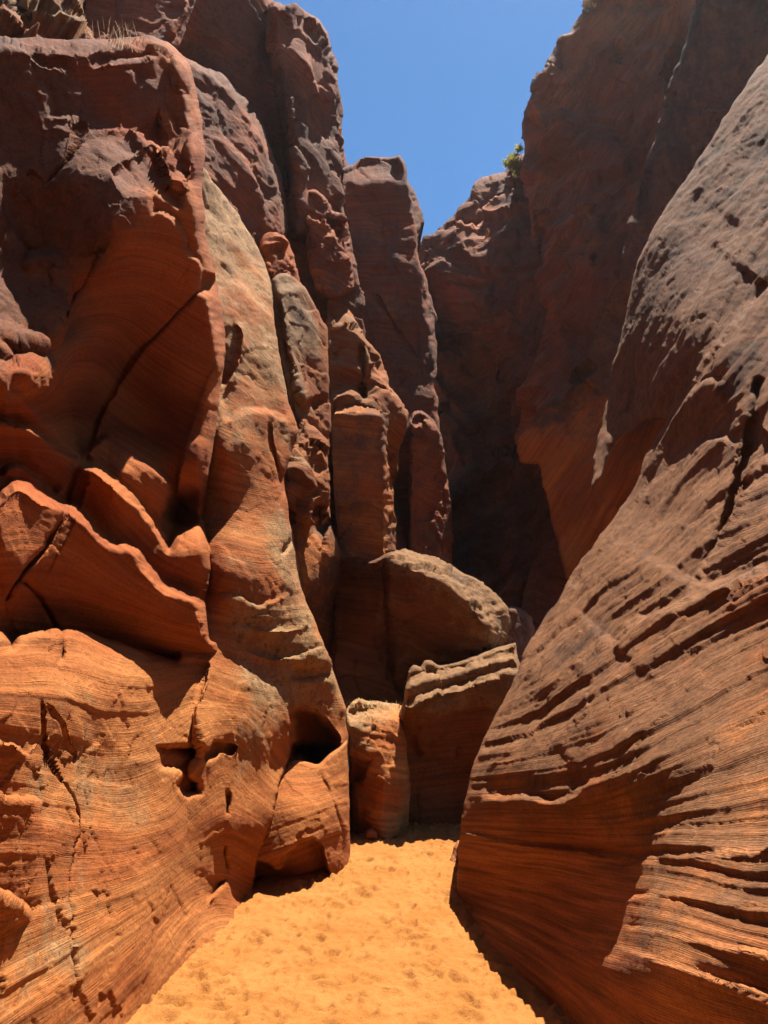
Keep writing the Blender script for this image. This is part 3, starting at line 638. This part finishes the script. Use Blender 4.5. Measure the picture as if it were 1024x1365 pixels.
o = rock('rock_recess', [(388, 704), (400, 694), (418, 684), (434, 688), (440, 695), (455, 735), (500, 735), (545, 760), (560, 935), (450, 945), (438, 905), (405, 820)],
     [(395, 710, 9.3), (430, 690, 9.9), (440, 720, 9.9), (420, 780, 9.4), (460, 800, 11.2), (540, 800, 11.5), (450, 920, 11.0), (540, 920, 11.5)], M_RIDGE, seed=61, rnd=(4, 0.2), thick=1.5, step=1.8, rough=(0.03, 1.2), fac=(0.04, 0.9), st=(0.006, 8, 0.6), tone=0.1,
     feats=[('ledge', [(398, 718), (412, 726), (425, 740), (440, 738)], 0.55, 34, 50, 0.0, 30), ('crack', [(454, 740), (460, 800), (462, 870), (460, 920)], 0.2, 3)])
tag(o, 'dark recessed rock with a small sunlit facet, between left wall and big boulder', 'rock')

# unseen walls behind the viewer, shaped as a narrow slot to block sky light
def rear_sheet(name, fn, nu, nv, seed, mat, parent):
    u, v = np.meshgrid(np.linspace(0, 1, nu), np.linspace(0, 1, nv))
    P = fn(u, v)
    x, y, z = P[..., 0], P[..., 1], P[..., 2]
    P = P + 0.35 * np.stack([fbm(x * 0.5, y * 0.5, z * 0.5, 4, seed), fbm(x * 0.5, y * 0.5, z * 0.5, 4, seed + 5), 0 * x], -1)
    k = np.arange(nu * nv).reshape(nv, nu)
    f = np.c_[k[:-1, :-1].ravel(), k[:-1, 1:].ravel(), k[1:, 1:].ravel(), k[1:, :-1].ravel()]
    base = np.array(parent.location)
    V = P.reshape(-1, 3)
    return link(name, make_mesh(name, V - base, f, {'strata': V[:, 2], 'tone': V[:, 2] * 0 + 0.1}, mat), base, parent)
rear_sheet('rear_shade_wall', lambda u, v: np.stack([-2.3 - 0.2 * v, 1.9 - 13 * u, 14 * v - 0.3], -1), 90, 80, 3, M_DARK, lw)

# ------------------------------------------------------------------ boulders at the end of the sand
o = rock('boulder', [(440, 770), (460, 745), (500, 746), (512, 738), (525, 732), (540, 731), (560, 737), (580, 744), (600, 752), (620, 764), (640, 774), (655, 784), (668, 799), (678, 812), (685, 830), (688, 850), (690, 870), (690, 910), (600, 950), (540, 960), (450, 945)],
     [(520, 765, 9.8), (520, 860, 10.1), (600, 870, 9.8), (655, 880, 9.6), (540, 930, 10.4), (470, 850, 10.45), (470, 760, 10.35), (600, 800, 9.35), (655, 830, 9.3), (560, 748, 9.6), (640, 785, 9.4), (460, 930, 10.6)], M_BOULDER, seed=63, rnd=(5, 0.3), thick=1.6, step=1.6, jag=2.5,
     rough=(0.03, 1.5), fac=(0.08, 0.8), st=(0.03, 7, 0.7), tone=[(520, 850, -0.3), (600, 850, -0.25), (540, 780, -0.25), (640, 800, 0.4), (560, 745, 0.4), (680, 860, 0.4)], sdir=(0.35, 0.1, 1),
     feats=[('ledge', [(512, 748), (540, 757), (570, 768), (600, 786), (625, 806), (640, 828), (650, 845), (636, 862), (618, 882)], 1.1, 42, 90, 0.1, 30), ('crack', [(512, 745), (515, 800), (521, 860), (527, 905)], 0.15, 2.5)])
tag(o, 'big rounded boulder with sunlit tan crust along its curved top and a dark face', 'boulder')
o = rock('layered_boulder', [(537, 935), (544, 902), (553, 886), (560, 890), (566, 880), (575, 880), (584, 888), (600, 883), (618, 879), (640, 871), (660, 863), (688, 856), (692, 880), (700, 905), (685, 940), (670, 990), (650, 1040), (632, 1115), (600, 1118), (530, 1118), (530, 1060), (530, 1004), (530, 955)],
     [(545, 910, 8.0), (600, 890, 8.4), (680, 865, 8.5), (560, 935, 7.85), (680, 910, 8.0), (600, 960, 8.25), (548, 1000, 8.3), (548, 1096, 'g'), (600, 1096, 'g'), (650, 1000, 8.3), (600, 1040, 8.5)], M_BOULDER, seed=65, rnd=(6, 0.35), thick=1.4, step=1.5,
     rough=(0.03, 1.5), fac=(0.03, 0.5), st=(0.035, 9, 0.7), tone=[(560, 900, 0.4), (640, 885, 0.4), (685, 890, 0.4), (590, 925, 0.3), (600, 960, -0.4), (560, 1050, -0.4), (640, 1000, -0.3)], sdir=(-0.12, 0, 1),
     feats=[('ledge', [(536, 922), (556, 913), (580, 906), (610, 902), (640, 890), (695, 876)], 0.25, 12, 30, 0.08, 20), ('ledge', [(540, 948), (570, 932), (600, 924), (640, 912), (695, 895)], 0.2, 10, 30, 0.12, 30), ('bump', 563, 990, 9, 22, 0.08), ('crack', [(545, 975), (560, 1010), (600, 1012), (615, 985)], 0.05, 5)])
tag(o, 'layered boulder with tan ledges over a dark red face, far end of the sand', 'boulder')
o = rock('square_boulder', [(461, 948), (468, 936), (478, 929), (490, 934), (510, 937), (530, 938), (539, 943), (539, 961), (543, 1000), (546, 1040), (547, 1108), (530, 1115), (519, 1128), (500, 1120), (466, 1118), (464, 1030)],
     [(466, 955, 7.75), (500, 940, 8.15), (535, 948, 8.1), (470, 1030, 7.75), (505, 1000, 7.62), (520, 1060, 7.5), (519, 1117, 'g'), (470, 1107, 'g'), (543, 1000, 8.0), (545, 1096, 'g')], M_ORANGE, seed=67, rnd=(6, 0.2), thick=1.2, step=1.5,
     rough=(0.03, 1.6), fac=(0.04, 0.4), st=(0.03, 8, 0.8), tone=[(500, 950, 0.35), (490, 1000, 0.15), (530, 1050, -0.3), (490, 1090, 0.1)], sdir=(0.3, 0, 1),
     feats=[('ledge', [(462, 972), (490, 965), (520, 962), (540, 965)], 0.35, 22, 25, 0.04, 20), ('pit', [(466, 1004), (485, 1006), (502, 1010), (494, 1030), (480, 1042), (466, 1040)], 0.14, 8)])
tag(o, 'squarish orange boulder with a sandy top, between left wall and layered boulder', 'boulder')
o = rock('dark_boulder', [(670, 815), (681, 806), (695, 812), (707, 822), (713, 842), (705, 875), (690, 900), (672, 880)], [(680, 812, 10.4), (705, 830, 10.6), (690, 870, 10.2), (675, 860, 10.2)], M_DARK, seed=69, rnd=(7, 0.4), thick=1.0, step=1.5, rough=(0.06, 1.5), fac=(0.06, 0.5), tone=0.3)
tag(o, 'small black boulder in shadow just behind the right end of the big boulder', 'boulder')

# ------------------------------------------------------------------ right wall
rw = thing('canyon_wall', 'right canyon wall of steep slanting beds with a dark upper ridge', 'rock wall', (1.6, 4.5, 0))
rock('bedded_slope', [(610, 1194), (611, 1150), (613, 1110), (618, 1075), (627, 1030), (645, 985), (665, 945), (690, 895), (700, 868), (715, 838), (745, 795), (762, 765), (800, 715), (835, 668), (850, 640), (860, 610), (874, 583), (890, 560), (875, 558), (855, 563), (835, 577), (815, 600), (800, 640), (788, 660),
      (792, 615), (800, 575), (810, 525), (818, 485), (827, 450), (838, 400), (850, 350), (865, 315), (882, 285), (905, 250), (925, 222), (945, 190), (965, 158), (985, 125), (1005, 97), (1030, 65), (1280, -200), (1280, 1650), (800, 1560), (700, 1390), (640, 1290)],
     [(612, 1195, 'g'), (650, 1250, 'g'), (700, 1305, 'g'), (758, 1365, 'g'), (613, 1110, 5.55), (627, 1030, 5.8), (655, 965, 6.1), (690, 895, 6.5), (720, 840, 7.0), (762, 770, 7.4), (835, 675, 7.7), (880, 578, 7.8), (650, 1130, 4.95), (700, 1125, 4.4), (800, 1135, 3.6), (900, 1145, 2.6), (1024, 1160, 2.02),
      (1024, 900, 3.05), (850, 900, 4.0), (750, 950, 4.75), (720, 900, 5.6), (850, 1000, 3.25), (700, 1020, 4.6), (1024, 1030, 2.5), (1024, 1365, 1.5), (900, 1290, 1.92), (840, 1240, 2.8), (835, 1350, 2.6), (770, 1290, 3.45), (720, 1220, 4.15), (660, 1190, 4.95),
      (1200, 1300, 1.2), (1200, 900, 2.2), (1200, 500, 4.9), (1024, 700, 3.95), (850, 760, 5.4), (930, 620, 6.0), (800, 830, 5.4), (1024, 500, 5.7), (950, 480, 6.6), (1024, 300, 7.8), (930, 300, 9.4), (840, 450, 9.8), (860, 520, 8.7), (795, 640, 9.2), (880, 300, 10.3), (1000, 115, 10.7), (1024, 180, 9.4), (1200, 0, 9.5)],
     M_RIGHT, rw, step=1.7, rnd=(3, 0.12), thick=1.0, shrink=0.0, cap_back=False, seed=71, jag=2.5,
     strata=[(0, [(600, 1225), (700, 1290), (760, 1345), (830, 1420)]), (0.16, [(640, 1195), (740, 1235), (822, 1250), (920, 1280), (1024, 1320), (1250, 1400)]), (0.42, [(612, 1120), (720, 1130), (807, 1137), (900, 1150), (1024, 1160), (1250, 1170)]), (0.75, [(627, 1070), (690, 1074), (752, 1068), (862, 1035), (1024, 965), (1250, 880)]),
             (1.15, [(645, 1000), (700, 995), (762, 965), (900, 885), (1024, 815), (1250, 700)]), (1.7, [(700, 880), (760, 840), (800, 795), (900, 715), (1024, 630), (1250, 480)]), (2.3, [(780, 735), (850, 655), (930, 560), (1024, 435), (1250, 180)]), (3.1, [(800, 630), (850, 510), (920, 370), (1024, 200), (1200, -80)]), (3.8, [(830, 435), (880, 295), (980, 125), (1100, -60)])],
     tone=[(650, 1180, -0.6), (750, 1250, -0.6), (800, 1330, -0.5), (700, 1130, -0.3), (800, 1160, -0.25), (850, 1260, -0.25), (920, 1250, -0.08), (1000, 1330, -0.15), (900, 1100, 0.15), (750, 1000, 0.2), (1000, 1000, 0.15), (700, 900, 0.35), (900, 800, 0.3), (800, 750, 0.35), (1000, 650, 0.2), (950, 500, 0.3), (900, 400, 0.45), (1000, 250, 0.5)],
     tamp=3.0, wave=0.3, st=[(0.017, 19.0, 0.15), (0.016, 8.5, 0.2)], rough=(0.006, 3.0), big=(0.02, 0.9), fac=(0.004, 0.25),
     feats=[('crack', [(1012, 500), (1005, 560), (985, 640), (960, 720), (935, 785)], 0.2, 6), ('ledge', [(930, 790), (960, 740), (985, 690), (1015, 640), (1050, 600)], 0.3, 16, 50, 0.1, 30),
            ('ledge', [(820, 870), (850, 840), (900, 818), (950, 790), (1024, 765), (1100, 740)], 0.18, 16, 50, 0.1, 40), ('ledge', [(770, 790), (830, 700), (880, 640), (930, 595), (985, 590)], 0.14, 10, 40, 0.05, 30), ('ledge', [(830, 660), (880, 590), (925, 530), (975, 510)], 0.16, 10, 40, 0.06, 30),
            ('ledge', [(635, 1010), (700, 985), (760, 945), (800, 915)], 0.10, 10, 35, 0.04, 30), ('ledge', [(640, 1070), (700, 1068), (748, 1072), (790, 1045)], 0.10, 10, 40, 0.05, 30),
            ('ledge', [(612, 1112), (700, 1128), (805, 1140), (880, 1145)], 0.03, 8, 30, 0.05, 50),
            ('ledge', [(800, 1160), (860, 1148), (930, 1140), (1060, 1128)], 0.025, 8, 30, 0.02, 20), ('ledge', [(820, 1205), (900, 1195), (1060, 1200)], 0.025, 8, 30, 0.02, 20), ('ledge', [(830, 1240), (900, 1250), (1060, 1290)], 0.025, 8, 30, 0.02, 20), ('ledge', [(820, 1262), (900, 1290), (1060, 1340)], 0.04, 7, 20, 0.03, 16),
            ('ledge', [(850, 620), (900, 560), (960, 470), (1030, 380)], 0.2, 14, 60, 0.08, 40), ('ledge', [(840, 560), (880, 480), (930, 400), (1000, 300)], 0.1, 10, 40, 0.03, 30)])
rock('upper_ridge', [(940, -28), (928, 0), (922, 35), (906, 75), (893, 110), (886, 135), (876, 165), (870, 190), (858, 225), (850, 255), (838, 300), (830, 335), (826, 370), (812, 395), (800, 420), (790, 450), (780, 475), (766, 490), (756, 507), (740, 525), (720, 545), (700, 572), (687, 598), (694, 616), (706, 618), (718, 618), (719, 632), (727, 660), (738, 705), (748, 745), (757, 780), (752, 805), (780, 800), (830, 740), (920, 620), (980, 480), (1000, 330), (1080, 100), (1280, -20)],
     [(927, 20, 13.6), (870, 190, 13.1), (826, 370, 12.4), (780, 475, 12.3), (700, 572, 12.4), (1000, 50, 13.2), (900, 250, 12.8), (840, 430, 12.5), (800, 550, 12.2), (1100, -20, 12.5), (950, 0, 13.5), (740, 600, 12.2), (760, 640, 12.0), (740, 690, 12.1), (770, 750, 11.7), (800, 660, 11.4), (850, 600, 11.2), (840, 680, 11.2), (900, 520, 11.2)], M_RIDGE, rw, seed=73, rnd=(2, 0.06), thick=2.0, jag=3,
     strata=[(0, [(700, 575), (790, 460), (830, 340), (880, 160), (935, -100)]), (1.2, [(780, 600), (860, 430), (920, 270), (1000, 60), (1100, -150)])], rough=(0.04, 1.5), fac=(0.05, 0.6), st=(0.045, 6, 0.3), tone=[(900, 100, 0.75), (850, 300, 0.7), (1000, 100, 0.7), (800, 450, 0.6), (760, 520, 0.25), (700, 590, -0.2), (740, 650, -0.6), (800, 700, -0.6), (850, 600, -0.4), (870, 430, 0.3)],  # low tone bares orange in the hollow, standing in for reflected light
     feats=[('ledge', [(742, 540), (765, 515), (782, 505), (800, 490)], 0.3, 8, 25, 0.05, 15), ('bump', 757, 506, 10, 18, 0.3), ('ledge', [(855, 300), (868, 240), (885, 180), (905, 120)], 0.12, 5, 30, 0.02, 15)])
rear_sheet('rear_shade_wall', lambda u, v: np.stack([1.9 + (0.3 + 4.0 * np.clip(1 - 2.5 * u, 0, 1)) * v, 1.2 - 12 * u, 15 * v - 0.3], -1), 90, 80, 5, M_DARK, rw)  # unseen wall, kept upright so the space behind stays dark
rear_sheet('rear_shade_bend', lambda u, v: np.stack([-4 + 12 * u, -7.5 - 3 * np.sin(3 * u), 14 * v - 0.3], -1), 90, 80, 7, M_DARK, rw)  # unseen end wall, added to close off sky fill
o = rock('rock_pinnacle', [(800, -28), (790, -15), (784, 0), (777, 18), (763, 42), (746, 48), (737, 62), (725, 85), (714, 102), (711, 130), (703, 148), (699, 165), (698, 190), (699, 230), (703, 270), (710, 320), (722, 372), (732, 420), (700, 500), (690, 600), (850, 570), (900, 300), (970, 0), (960, -40), (880, -50)],
     [(720, 150, 16.5), (800, 50, 16.5), (870, 50, 15.8), (760, 300, 15), (720, 360, 15.3), (800, 350, 14), (720, 520, 14), (780, 450, 13.5), (705, 200, 17), (850, 200, 15.2), (800, -150, 17)], M_DARK, seed=77, rnd=(7, 0.6), thick=3, jag=4,
     strata=[(0, [(700, 560), (760, 480), (830, 380)]), (2, [(700, 400), (760, 330), (860, 200)]), (4, [(710, 200), (780, 110), (860, -20)])], rough=(0.08, 0.8), fac=(0.26, 1.1), big=(0.2, 0.5), st=(0.08, 5, 0.3), tone=-0.02,
     feats=[('ledge', [(738, 340), (752, 260), (765, 200)], 0.2, 10, 60, 0.0, 20), ('crack', [(778, 270), (788, 310), (795, 360)], 0.12, 3), ('ledge', [(820, 110), (835, 90), (838, 60)], 0.4, 8, 40, 0.1, 20), ('crack', [(845, 150), (838, 190), (842, 220)], 0.12, 3), ('crack', [(714, 280), (722, 330), (730, 370)], 0.5, 6)])
tag(o, 'tall right-hand pinnacle of dark purplish rock beneath the open sky', 'cliff')
o = rock('back_cliff', [(561, 350), (563, 332), (570, 323), (581, 319), (592, 303), (602, 290), (612, 272), (622, 262), (632, 248), (645, 236), (660, 232), (672, 229), (676, 214), (688, 206), (702, 206), (770, 260), (800, 600), (820, 900), (530, 960), (540, 500)],
     [(580, 340, 19), (680, 240, 19.5), (620, 400, 17.6), (700, 400, 16.6), (650, 600, 17.3), (600, 750, 16.5), (720, 750, 15), (740, 560, 15.2), (650, 850, 15), (560, 900, 14.5)], M_DARK, seed=79, rnd=(7, 0.8), thick=3, jag=4,
     strata=[(0, [(560, 800), (640, 760), (740, 640)]), (2.5, [(570, 560), (640, 540), (720, 470)]), (4, [(565, 390), (630, 400), (710, 380)]), (5, [(600, 310), (650, 290), (700, 300)])], rough=(0.1, 0.7), fac=(0.26, 1.2), big=(0.3, 0.4), st=(0.09, 5, 0.3), tone=0.1,
     feats=[('ledge', [(690, 600), (665, 540), (640, 470), (630, 440)], 0.5, 20, 60, 0.1, 30), ('pit', [(690, 580), (700, 600), (695, 640), (680, 610)], 0.6, 10), ('ledge', [(590, 700), (640, 660), (690, 620)], -0.5, 20, 200, 0, 30)])
tag(o, 'dark back cliff closing the canyon, with a small bush on its crest', 'cliff')
o = rock('shadowed_rock', [(690, 850), (698, 790), (708, 755), (722, 730), (742, 716), (790, 690), (800, 850), (700, 920)], [(705, 770, 13.2), (740, 725, 13.4), (780, 720, 12.8), (700, 860, 12.6), (780, 830, 12.2)], M_DARK, seed=81, rnd=(10, 0.6), thick=1.2, rough=(0.06, 1.2), fac=(0.05, 0.6), tone=0.0, sdir=(0.7, 0.1, 0.8))
tag(o, 'brown shadowed rock in the gap behind the leaning right wall', 'rock')

# small stones on the sand
o = rock('stone', [(486, 1120), (487, 1109), (492, 1103), (497, 1103), (504, 1112), (504, 1121)], [(488, 1116, 7.36), (500, 1117, 7.36), (495, 1105, 7.42)], M_ORANGE, seed=83, rnd=(4, 0.06), thick=0.1, step=0.7, jag=0.6, rough=(0.006, 8), fac=(0.01, 0.08), st=(0, 1, 1), tone=-0.2)
tag(o, 'small pale loose stone lying on the sand at the foot of the squarish boulder', 'stone')
o = rock('wedge_rock', [(596, 1160), (600, 1143), (605, 1129), (611, 1120), (625, 1120), (625, 1175), (608, 1166)], [(598, 1156, 6.45), (610, 1125, 6.6), (612, 1160, 6.35), (622, 1140, 6.6)], M_ORANGE, seed=85, rnd=(5, 0.1), thick=0.4, step=1.2, jag=1, rough=(0.015, 4), fac=(0.02, 0.2), tone=0.1)
tag(o, 'low wedge of rock peeping out from behind the foot of the right wall', 'rock')

# ------------------------------------------------------------------ plants
def stalks(px, py, d, n, hgt, spread, seed, mat, lean=0.25, wid=0.006):
    r = np.random.RandomState(seed); V = []; Fc = []
    b0 = world(px, py, d)
    for i in range(n):
        b = b0 + np.array([r.normal() * spread, r.normal() * spread * 0.5, -0.03])
        h = hgt * r.uniform(0.35, 1.0); tip = b + np.array([r.normal() * lean * h, r.normal() * lean * h, h]); mid = (b + tip) / 2 + np.array([r.normal() * 0.05 * h, 0, 0.08 * h])
        base = len(V)
        for q, w in ((b, wid), (mid, wid * 0.8), (tip, wid * 0.25)):
            for k in range(3):
                a = k * 2.094; V.append(q + w * np.array([math.cos(a), math.sin(a), 0]))
        for s in (0, 3):
            for k in range(3):
                Fc.append([base + s + k, base + s + (k + 1) % 3, base + s + 3 + (k + 1) % 3, base + s + 3 + k])
    return np.array(V), np.array(Fc), b0

def leafy(px, py, d, n, rx, rz, leaf, seed):
    r = np.random.RandomState(seed); b0 = world(px, py, d); V = []; Fc = []
    cl = [np.array([r.normal() * rx * 0.6, r.normal() * rx * 0.6, abs(r.normal()) * rz * 0.5 + 0.1 * rz]) for _ in range(14)]
    for i in range(n):
        c = cl[r.randint(len(cl))] + r.normal(size=3) * rx * 0.16
        u = r.normal(size=3); u /= np.linalg.norm(u); v = np.cross(u, r.normal(size=3)); v /= np.linalg.norm(v)
        s = leaf * r.uniform(0.6, 1.3); k = len(V); p = b0 + c
        V += [p - u * s, p + v * s * 0.35, p + u * s, p - v * s * 0.35]; Fc.append([k, k + 1, k + 2, k + 3])
    return np.array(V), np.array(Fc), b0

V, Fc, b0 = stalks(158, 50, 5.3, 40, 0.17, 0.08, 3, M_DRYGRASS, wid=0.0022)
o = link('grass_tuft', make_mesh('grass_tuft', V - b0, Fc, {}, M_DRYGRASS), b0); tag(o, 'dry pale grass tuft growing on the top of the red overhang', 'plant')
def bush(px, py, d, n, rx, rz, leaf, seed, label, mat=M_BUSH):
    V, Fc, b0 = leafy(px, py, d, n, rx, rz, leaf, seed)
    t = thing('bush', label, 'bush', b0)
    link('foliage', make_mesh('foliage', V - b0, Fc, {}, mat), b0, t)
    V, Fc, b1 = stalks(px, py, d, 14, rz * 0.9, rx * 0.3, seed + 1, M_TWIG, lean=0.5, wid=0.012)
    link('stem', make_mesh('stem', V - b0, Fc, {}, M_TWIG), b0, t)
bush(689, 226, 18.6, 1500, 0.26, 0.42, 0.05, 5, 'small yellow-green bush on the crest of the back cliff beside the pinnacle')
bush(785, 12, 16.6, 500, 0.14, 0.28, 0.03, 9, 'pale dry scrub on the rim of the tall right-hand pinnacle', M_DRYGRASS)
V, Fc, b0 = stalks(505, 940, 8.0, 70, 0.09, 0.16, 13, M_DRYGRASS, wid=0.003, lean=0.5)
o = link('grass_tuft', make_mesh('grass_tuft', V - b0, Fc, {}, M_DRYGRASS), b0); tag(o, 'short dry grass on the sandy top of the squarish boulder', 'plant')

# ------------------------------------------------------------------ light
SUN_EL, SUN_AZ = math.radians(73), math.radians(45)      # azimuth right of the view direction (+Y)
w = bpy.data.worlds.new('World'); sc.world = w; w.use_nodes = True; nt = w.node_tree
sky = nt.nodes.new('ShaderNodeTexSky'); sky.sky_type = 'NISHITA'; sky.sun_disc = False
sky.sun_elevation = SUN_EL; sky.sun_rotation = SUN_AZ; sky.altitude = 1500; sky.air_density = 1.0; sky.dust_density = 0.5; sky.ozone_density = 2.0
bg = nt.nodes['Background']; nt.links.new(mixc(nt, 1.0, sky.outputs[0], (0.59, 0.95, 1.15), 'MULTIPLY'), bg.inputs[0]); bg.inputs[1].default_value = 0.05
L = bpy.data.lights.new('sun', 'SUN'); L.energy = 5.0; L.angle = math.radians(0.5); L.color = (1.0, 0.94, 0.85)
lo = bpy.data.objects.new('sun', L); COL.objects.link(lo)
sd = np.array([math.sin(SUN_AZ) * math.cos(SUN_EL), math.cos(SUN_AZ) * math.cos(SUN_EL), math.sin(SUN_EL)])
import mathutils
lo.rotation_euler = mathutils.Vector(sd).to_track_quat('Z', 'Y').to_euler(); lo.location = (3, 5, 20)

# thin scattering volume added in place of lens flare at the upper right
import bmesh
hz = bpy.data.meshes.new('flare_haze'); bm = bmesh.new(); bmesh.ops.create_cube(bm, size=1.0); bm.to_mesh(hz); bm.free()
ho = bpy.data.objects.new('flare_haze', hz); COL.objects.link(ho); ho.scale = (90, 90, 30); ho.location = (0, 0, 13.8); ho['kind'] = 'stuff'
m = bpy.data.materials.new('flare_haze'); m.use_nodes = True; nt = m.node_tree; nt.nodes.remove(nt.nodes['Principled BSDF'])
v = nt.nodes.new('ShaderNodeVolumePrincipled'); v.inputs['Density'].default_value = 0.00045; v.inputs['Anisotropy'].default_value = 0.7; v.inputs['Color'].default_value = (0.9, 0.92, 0.95, 1)
nt.links.new(v.outputs[0], nt.nodes['Material Output'].inputs['Volume']); hz.materials.append(m)

vs = sc.view_settings
vs.view_transform = 'Standard'; vs.look = 'None'; vs.gamma = 1.0; vs.exposure = 1.68
sc.cycles.max_bounces = 8; sc.cycles.diffuse_bounces = 5
sc.cycles.use_denoising = True
